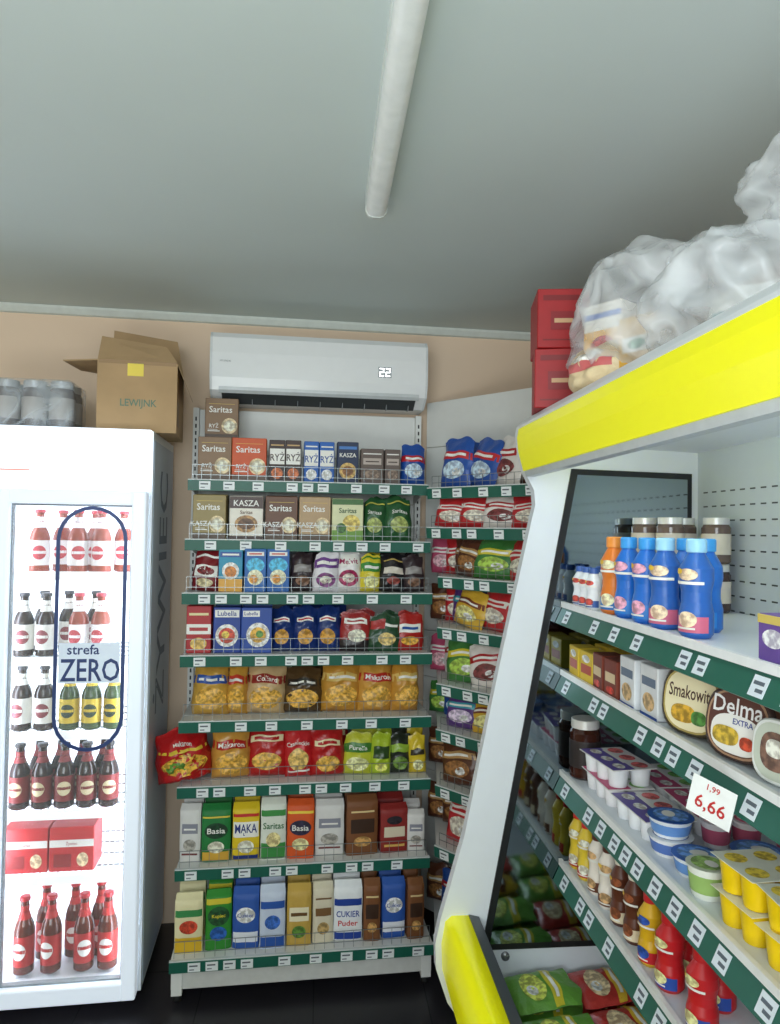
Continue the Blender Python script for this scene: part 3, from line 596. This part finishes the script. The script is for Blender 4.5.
for i,z in enumerate(CS):
    b=MB(CO); b.box((xf+.004,CY0,z-.02),(1.085,CY1-.012,z),cw); b.box((xf-.006,CY0,z-.008),(xf+.004,CY1-.012,z+.008),mat('f2f5f6',.3)); s=part(b,'shelf',cl)
    b=MB(CO); b.prism([(xf-.001,z-.008),(xf-.022,z-.052),(xf-.017,z-.055),(xf+.004,z-.010)],'y',CY0,CY1-.012,green); part(b,'price_rail',s)
    y=CY1-.08
    while y>CY0+.1:
        newobj('price_tag',CTAG,TR((xf-.0125-CO[0],y-CO[1],z-.030))@RY(25),s); y-=random.choice([.06,.08,.12,.17,.2])
    if i==1:
        b=MB(CO); ct,st=math.cos(.22),math.sin(.22)
        def FX(u,v,e):
            a=u*ct+v*st; c=v*ct-u*st
            return (xf-.052-e*.8+a*.55,1.115-a*.83-e*.5,1.232+c)
        b.rect(FX,-.037,-.032,.037,.032,mat('eef0ee',.5),.0,1); b.text('6,66',FX,0,-.009,.026,ink('c02a2a'),.062,.0008); b.text('1,99',FX,0,.020,.012,ink('c02a2a'),.05,.0008)
        part(b,'price_card',s,'tilted white card with red handwritten price')

def goods(parts,name,lab,cat,group,x,y,z,rot=-90,sc=1,tilt=0):
    o=newobj(name,parts[0][1],TR((x,y,z+.0005))@RZ(rot)@RX(tilt)@Matrix.Scale(sc,4),label=lab,cat=cat,group=group)
    for n_,m_ in parts[1:]: newobj(n_,m_,None,o)
    return o
def drinkb(c,lc,c2,capc,r=.0325,H=.193,nm='drink_bottle'):
    b=MB(); b.lathe([(r*.8,0),(r,.008),(r,H*.25),(r*.86,H*.36),(r*.86,H*.46),(r,H*.58),(r*.98,H*.7),(r*.5,H*.85),(r*.5,H*.88)],mat(c,.3,'plastic'),20)
    F=lambda u,v,e:((r*1.01+e)*math.sin(u/r),-(r*1.01+e)*math.cos(u/r),v)
    l=MB(); l.rect(F,-r*1.3,H*.06,r*1.3,H*.22,mat(lc,.4),0,8); l.ell(F,.0,H*.19,r*.6,H*.08,pic(c2),.0008); l.ell(F,0,H*.64,r*.65,H*.06,pic(c2),.0008); l.rect(F,-r,H*.54,r,H*.57,ink(W),.0005,6)
    l.rect(F,-r*.8,H*.09,r*.5,H*.11,ink(W),.001,6); l.ell(F,-r*.6,H*.67,r*.3,H*.03,ink('e8c03a'),.0012)
    k=MB(); k.lathe([(r*.56,H*.86),(r*.6,H*.87),(r*.6,H*.985),(r*.52,H)],mat(capc,.4,'cap'),16)
    return [(nm,b.mesh(nm)),('paper_label',l.mesh('paper_label')),('bottle_cap',k.mesh('bottle_cap'))]
db1=drinkb('1f6cc8','2a86d8','e0a0b4','3a9ae4'); db2=drinkb('e07a28','2a7ac8','f4d8b0','e8903a'); db3=drinkb('2a62b4','d86a88','f0c8a8','9ad0f0')
g1='drinkable yoghurt bottles on the top chilled shelf'
for k,x,y in[(db2,.735,1.755),(db1,.738,1.675),(db1,.735,1.57),(db3,.735,1.485),(db3,.735,1.355),(db1,.80,1.435),(db1,.80,1.61),(db1,.80,1.52)]:
    goods(k,'drink_bottle','orange yoghurt drink bottle with blue label' if k is db2 else ('blue yoghurt drink bottle with blue cap' if k is db1 else 'blue yoghurt drink bottle with pink label and pale cap'),'bottle',g1,x,y,CS[0],-60+random.uniform(-15,15))
sb=drinkb('e8ecf0','3a60a8','c04a40','3a60a8',.021,.11,'yoghurt_shot')
for x,y in[(.72,1.95),(.72,1.90),(.72,1.85),(.77,1.93),(.77,1.88)]: goods(sb,'yoghurt_shot','small white probiotic drink with blue cap','bottle','small probiotic drinks',x,y,CS[0],-60)
for x,y in[(.90,1.94),(.93,1.85),(.99,1.90),(1.03,1.80)]:  # jars added to stand in for a reflection in the end glass
    jar(x,y,CS[0]+.0005,I4,.036,.125,'4a3a36','e0e0de','added dark glass jar with white lid, in place of a reflection','d8cfc0','jars on the top chilled shelf')
    jar(x,y,CS[0]+.127,I4,.036,.12,'6a5a52','e0e0de','added dark glass jar with white lid, stacked, in place of a reflection','d8cfc0','jars on the top chilled shelf')
def cbox(k,lab,w,h,d,col,*dec,name='carton',cat='carton'): D(k,name,cat,lab,'box',w,h,d,col,*dec)
cbox('k_ye','yellow dairy carton with red print',8,8.2,6,'e0c038',R(.1,.3,.9,.6,'b8452a'),E(.5,.78,.3,.12,W))
cbox('k_br','brown and red dairy carton',7,9,6,'7a3424',R(.1,.4,.9,.66,'e0c8a0'),E(.5,.2,.3,.1,'c83a2a'))
cbox('k_wh','white carton with blue and grey print',8,11,6,'e6e9ec',R(.1,.6,.9,.78,'6a7a90'),E(.5,.3,.34,.18,'c8a878'),R(0,0,1,.06,'2a56a8'))
cbox('k_pu','purple and yellow dairy box',8,7.5,5,'6b4a9c',E(.5,.5,.35,.2,'e4dcf0'),R(0,.8,1,1,'d8c060'))
gg='cartons on the second chilled shelf'
for k,x,y in[('k_ye',.72,1.915),('k_ye',.72,1.825),('k_br',.72,1.745),('k_br',.72,1.667),('k_br',.80,1.66),('k_ye',.80,1.84),('k_ye',.8,1.93),('k_wh',.725,1.583),('k_wh',.73,1.485),('k_wh',.80,1.56),('k_br',.80,1.47)]:
    put(k,x,y,CS[1]+.001,-90+random.uniform(-3,3),group=gg)
put('k_pu',.735,1.075,CS[0]+.001,-90,group='boxes on the top chilled shelf')
def tub(w,h,d,c,lidc,decor,nm='margarine_tub'):
    b=MB(); n=28
    def ring(sx,sz,y):
        o=[]
        for k in range(n):
            a=2*math.pi*k/n; ca,sa=math.cos(a),math.sin(a)
            o.append((sx*w/2*math.copysign(abs(ca)**.7,ca),y,h/2+sz*h/2*math.copysign(abs(sa)**.7,sa)))
        return o
    def loft(b,rs,m):
        vs=sum(rs,[]); fs=[]
        for i in range(len(rs)-1): fs+=[(i*n+k,i*n+(k+1)%n,(i+1)*n+(k+1)%n,(i+1)*n+k) for k in range(n)]
        b.add(vs,fs,m,True); b.add(rs[0],[tuple(range(n))],m); b.add(rs[-1],[tuple(range(n))[::-1]],m)
    loft(b,[ring(.95,.95,-d*.35),ring(.8,.8,d*.45),ring(.75,.75,d*.5)],mat(c,.35,'plastic'))
    l=MB(); loft(l,[ring(.95,.95,-d*.5),ring(1,1,-d*.47),ring(1,1,-d*.35)],mat(lidc,.3,'plastic'))
    F=lambda u,v,e:(u,-d*.5-e,v); e=.0006
    for q in decor:
        if q[0]=='r': l.rect(F,(q[1]-.5)*w,q[2]*h,(q[3]-.5)*w,q[4]*h,ink(q[5]),e,1)
        elif q[0]=='e': l.ell(F,(q[1]-.5)*w,q[2]*h,q[3]*w,q[4]*h,ink(q[5]) if q[3]>.35 else pic(q[5]),e,28,2.6)
        else: l.text(q[1],F,(q[2]-.5)*w,q[3]*h,q[4]*h,ink(q[5]),w*.74,e)
        e+=.0005
    return [(nm,b.mesh(nm)),('tub_lid',l.mesh('tub_lid'))]
tS=tub(.15,.135,.07,'a88a4a','3e3420',[E(.5,.5,.46,.46,'b8a25a'),E(.5,.5,.43,.43,'efe4bc'),T('Smakowita',.5,.62,.20,'4a2a1a'),E(.40,.3,.2,.13,'c99c2c'),E(.66,.28,.12,.1,'4f8a3a')])
tD=tub(.155,.135,.07,'7a4a34','3c2420',[E(.5,.5,.46,.46,'b08a6a'),E(.5,.5,.43,.43,'5a3024'),E(.5,.36,.38,.27,'f2f0ea'),T('Delma',.5,.74,.24,'f4f4f4'),T('EXTRA',.6,.54,.08,'2a3f90'),E(.36,.32,.2,.13,'c8a838'),E(.68,.28,.1,.09,'c84a2c')])
tR=tub(.10,.10,.06,'d8dcd8','e8ebe6',[E(.5,.5,.44,.44,'c9d0c0'),E(.5,.5,.3,.3,'7a5a4a'),E(.5,.55,.18,.14,'e6e0d0')])
gt='margarine tubs on the second chilled shelf'
goods(tS,'margarine_tub','cream oval margarine tub with brown rim standing on edge','margarine tub',gt,.738,1.345,CS[1],-70,.97,-8)
goods(tD,'margarine_tub','brown oval margarine tub with white lettering standing on edge','margarine tub',gt,.738,1.19,CS[1],-74,.91,-8)
goods(tR,'margarine_tub','small white round tub standing on edge','tub',gt,.735,1.075,CS[1],-80,1.0,-6)
goods(tR,'margarine_tub','small white round tub lying in front row','tub',gt,.735,.96,CS[1],-80,1.0,-6)
for y in(1.33,1.165,1.0): goods(tD,'margarine_tub','brown oval margarine tub in second row','margarine tub',gt,.835,y,CS[1],-84,.88)
for y in(.84,): goods(tR,'margarine_tub','small white round tub standing on edge','tub',gt,.735,y,CS[1],-85,1.05)
def cup(c,lid,band,r=.036,h=.07,nm='yoghurt_cup'):
    b=MB(); b.lathe([(r*.76,0),(r*.78,.003),(r*.97,h*.94),(r*1.04,h*.96),(r*1.04,h*.985)],mat(c,.35,'plastic'),20)
    l=MB(); l.lathe([(r*1.05,h*.986),(r*1.05,h),(.0,h+.0005)],mat(lid,.3,'foil',metal=.2),20)
    F=lambda u,v,e:(u,v,h+.001+e); l.ell(F,0,0,r*.8,r*.8,pic(band),.0003); l.ell(F,.006,.004,r*.4,r*.3,ink(W),.0007)
    k=MB(); k.lathe([(r*.84,h*.2),(r*.955,h*.75)],mat(band,.4,'label'),20)
    return [(nm,b.mesh(nm)),('foil_lid',l.mesh('foil_lid')),('printed_band',k.mesh('printed_band'))]
cups={'blue':cup('e8edf2','2a62b8','6a98d8',.045,.038),'green':cup('eef2ea','dfe6d6','9abc6a',.037,.058),'white':cup('f0f0f0','e9edf0','5a7ac0',.045,.038),'pink':cup('f0ecee','ece4e8','c8607e',.032,.055)}
gc='yoghurt tubs on the third chilled shelf'
cl_={'blue':'low white yoghurt tub with blue foil lid','green':'white and green yoghurt cup','white':'low white yoghurt tub with blue print','pink':'small white yoghurt cup with pink print'}
def gcup(k,x,y,z,sc=1): goods(cups[k],'yoghurt_cup',cl_[k],'yoghurt cup',gc,x,y,z,random.uniform(0,360),sc)
gcup('white',.745,1.475,CS[2]); gcup('blue',.75,1.38,CS[2]); gcup('blue',.745,1.475,CS[2]+.039)
gcup('green',.728,1.298,CS[2],1.0); gcup('blue',.88,1.38,CS[2],1.1); gcup('blue',.88,1.27,CS[2],1.1)
for x,y in[(.86,1.50),(.93,1.50),(.98,1.42),(.99,1.33),(.80,1.30)]: gcup('pink',x,y,CS[2],1)
def multi(c,band,b2):
    b=MB(); m=mat(c,.35,'plastic')
    for sx in(-.059,.0,.059):
        for sy in(-.03,.03): b.lathe([(.021,0),(.022,.003),(.026,.042),(.029,.044)],m,14,(sx,sy,0))
    l=MB(); l.rbox((-.09,-.06,.0445),(.09,.06,.047),.0008,mat('e8e6e4',.3,'foil'),1)
    F=lambda u,v,e:(u,v,.0472+e)
    l.rect(F,-.088,-.058,.088,.0,ink(band),.0002,1)
    for sx in(-.059,.0,.059): l.ell(F,sx,.028,.022,.02,pic(b2),.0005); l.ell(F,sx,-.028,.02,.014,pic('f0e4d8'),.0006)
    l.rect(F,-.07,-.006,.04,.004,ink(W),.0009,1)
    return [('yoghurt_multipack',b.mesh('yoghurt_multipack')),('foil_lid',l.mesh('foil_lid'))]
m1=multi('f0eef0','c8507a','7ab05a'); m2=multi('eef0f4','6a58a8','d86a6a')
gm='flat yoghurt multipacks on the third chilled shelf'
goods(m1,'yoghurt_multipack','flat six-cup yoghurt pack with pink and green print','yoghurt pack',gm,.765,1.80,CS[2],-90)
goods(m2,'yoghurt_multipack','flat six-cup yoghurt pack with violet print','yoghurt pack',gm,.765,1.80,CS[2]+.048,-84)
goods(m1,'yoghurt_multipack','flat six-cup yoghurt pack with pink and green print','yoghurt pack',gm,.90,1.81,CS[2],-90)
goods(m2,'yoghurt_multipack','flat six-cup yoghurt pack with violet print','yoghurt pack',gm,.765,1.605,CS[2],-88)
goods(m1,'yoghurt_multipack','flat six-cup yoghurt pack with pink and green print','yoghurt pack',gm,.90,1.62,CS[2],-92)
jar(.735,1.945,CS[2]+.0005,I4,.042,.16,'3a1a10','e6e4df','tall jar of chocolate spread with white lid','2c2424','jars on the third chilled shelf')
b=MB(); yc=mat('f0cc10',.3,'plastic')
for sx in(-.036,.036):
    for sy in(-.036,.036): b.lathe([(.026,0),(.027,.003),(.034,.066),(.036,.068)],yc,18,(sx,sy,0))
l=MB(); l.rbox((-.074,-.074,.0685),(.074,.074,.0705),.0008,mat('e9ead8',.3,'foil'),1)
for sx in(-.036,.036):
    for sy in(-.036,.036): l.ell(lambda u,v,e:(u,v,.0708+e),sx,sy,.024,.024,pic('e8c440'),.0004)
four=[('dessert_multipack',b.mesh('dessert_multipack')),('foil_lid',l.mesh('foil_lid'))]
for x,y,z in[(.755,1.175,CS[2]),(.755,1.175,CS[2]+.0565),(.758,1.05,CS[2]),(.758,1.05,CS[2]+.0565),(.76,.925,CS[2]),(.885,1.15,CS[2]),(.885,1.02,CS[2])]:
    goods(four,'dessert_multipack','four-pack of yellow dessert cups with pale lids','dessert cups','yellow dessert four-packs',x,y,z,random.uniform(-6,6),.78)
kb={'ye':drinkb('e6c83a','c0302a','f0e8d0','d8302a',.025,.155,'milk_drink_bottle'),'wb':drinkb('efe6da','6a3a24','c8a070','5a2c1c',.025,.155,'milk_drink_bottle'),'br':drinkb('5c2f1e','e8d8b8','8a4a2a','e8e0d0',.025,.16,'milk_drink_bottle'),'re':drinkb('c81f26','2a4fa8','f0e0a0','c81f26',.029,.15,'milk_drink_bottle'),'yr':drinkb('e0b020','c8202a','2a50a8','c8202a',.027,.15,'milk_drink_bottle')}
kl={'ye':'yellow milk drink bottle with red cap','wb':'cream milk drink bottle with brown cap','br':'brown chocolate milk bottle with cream cap','re':'red drink bottle with blue print','yr':'yellow and red drink bottle'}
gb='milk drink bottles on the fourth chilled shelf'
def kbot(k,x,y): goods(kb[k],'milk_drink_bottle',kl[k],'bottle',gb,x,y,CS[3],-60+random.uniform(-20,20))
for k,y in zip(['ye','ye','wb','wb','br','br','yr','re','re'],[1.95,1.885,1.81,1.74,1.665,1.59,1.51,1.425,1.30]): kbot(k,.72,y)
for k,y in zip(['wb','ye','br','wb','yr','yr','re','re'],[1.93,1.86,1.78,1.70,1.62,1.54,1.46,1.36]): kbot(k,.79,y)
for k,y in zip(['wb','br','ye','br','re'],[1.9,1.8,1.7,1.58,1.45]): kbot(k,.87,y)
bagc('t_gr','6aa040','flat green and yellow frozen-food packet','d8c83a','d0d860',w=15,h=18,d=3)
bagc('t_re','b83a34','flat red packet with yellow print','e0b83a','e8c8a0',w=15,h=17,d=3)
gp='flat packets in the lower tub'
for i,(k,x,y) in enumerate([('t_gr',.60,1.88),('t_gr',.60,1.70),('t_re',.78,1.89),('t_re',.78,1.72),('c_ye',.62,1.54),('t_gr',.78,1.56),('t_re',.62,1.38),('t_gr',.8,1.38),('c_ye',.62,1.2)]):
    for j in range(2):
        p=P[k]; o=newobj('food_packet',packmesh(k),TR((x-.085,y,.41+j*.034))@RZ(-90+random.uniform(-6,6))@RX(-84),label=p['label'],cat='food packet',group=gp)

# ---------------------------------------------------------------- on top of the display
D('rbx','beer_crate_box','cardboard crate','red cardboard beer box with dark emblem','box',13.5,15.6,16,'a0161a',R(.1,.12,.9,.15,'7a1014'),R(.1,.80,.9,.9,'7a1014'),R(.25,.3,.75,.62,'86121a'),R(.32,.42,.68,.5,'c8a078'))
for z in(1.9885,2.146): put('rbx',.635,1.90,z,-14 if z<2 else -10,group='stacked red beer boxes')
film=mat('f4f8fc',.22,'film',bump=.35,scale=6,var=.04)
def plastic_bag(x,y,z,rx,ry,rz,seed,lab):
    bm=bmesh.new(); bmesh.ops.create_icosphere(bm,subdivisions=5,radius=1)
    for v in bm.verts:
        p=v.co.copy(); o3=Vector((seed,seed*.7,seed*.3))
        n1=noise.noise(p*1.3+o3); n2=1-2*abs(noise.noise(p*1.9+o3)); n3=1-2*abs(noise.noise(p*4+o3)); n4=noise.noise(p*8+o3)
        k=.86+.18*n1+.15*n2+.05*n3+.012*n4
        sg=lambda t,e:math.copysign(abs(t)**e,t)
        q=Vector((sg(p.x,.8)*rx*k,sg(p.y,.8)*ry*k,sg(p.z,.85)*rz*k+rz*.92))
        if q.z<0: q.z=q.z*.02
        v.co=q
    me=bpy.data.meshes.new('plastic_bag'); bm.to_mesh(me); bm.free(); me.materials.append(film)
    for p in me.polygons: p.use_smooth=True
    return newobj('plastic_bag',me,TR((x,y,z)),label=lab,cat='plastic bag')
plastic_bag(.735,1.60,1.989,.155,.19,.18,3,'crumpled clear plastic bag holding white and orange packs')
plastic_bag(.785,1.27,1.989,.18,.16,.125,8,'loose crumpled clear plastic bag lying flat')
plastic_bag(.89,1.17,2.20,.15,.14,.09,14,'large clear plastic bag bunched on top of others')
D('cupp','paper_cup_pack','pack of cups','white pack with orange and red print inside clear bag','box',10,18,9,'e9e4da',R(0,.25,1,.65,'e8b040'),E(.5,.45,.3,.12,'c03a3a'),R(0,.8,1,.88,'4a70c0'))
D('cupo','paper_cup_pack','pack of cups','yellow pack with white print inside clear bag','box',9,14,8,'dfae48',R(.1,.3,.9,.6,W),E(.5,.45,.25,.1,'3a8a4a'))
put('cupp',.68,1.64,2.02,-55,group='packs inside plastic bags'); put('cupo',.77,1.70,2.02,-70,group='packs inside plastic bags'); put('cupo',.70,1.50,2.02,-60,sz=.8,group='packs inside plastic bags')
D('brd','bread_pack','bread rolls pack','small pack of pale rolls with pink print','bag',18,11,10,'e8d2a8',R(.1,.4,.9,.6,'d06a6a'),E(.5,.7,.3,.12,'f2e8d8'))
put('brd',.638,1.60,1.99,-70,group='rolls packs on the display')
D('wpk','bread_pack','bread rolls pack','white wrapped roll pack inside clear bag','bag',18,14,10,'e6e4de',R(.1,.4,.9,.6,'3a8a8c'))
put('wpk',.80,1.27,1.995,-60,group='rolls packs on the display')

# ---------------------------------------------------------------- lights
def area(name,loc,rot,sx,sy,e,c):
    l=bpy.data.lights.new(name,'AREA'); l.shape='RECTANGLE'; l.size=sx; l.size_y=sy; l.energy=e; l.color=c
    o=bpy.data.objects.new(name,l); COL.objects.link(o); o.location=loc; o.rotation_euler=[math.radians(a) for a in rot]
area('daylight_window',(-.5,-1.9,2.0),(84,0,-5),2.4,1.0,72,(.88,.96,1.0))
area('added_ceiling_fill',(-.6,-.6,.9),(168,0,0),1.6,1.2,42,(.92,1.0,.99))  # added fill aimed up to brighten the ceiling; no real source there
w=bpy.data.worlds.new('world'); scene.world=w; w.use_nodes=True
w.node_tree.nodes['Background'].inputs[0].default_value=(.72,.85,.95,1); w.node_tree.nodes['Background'].inputs[1].default_value=.14
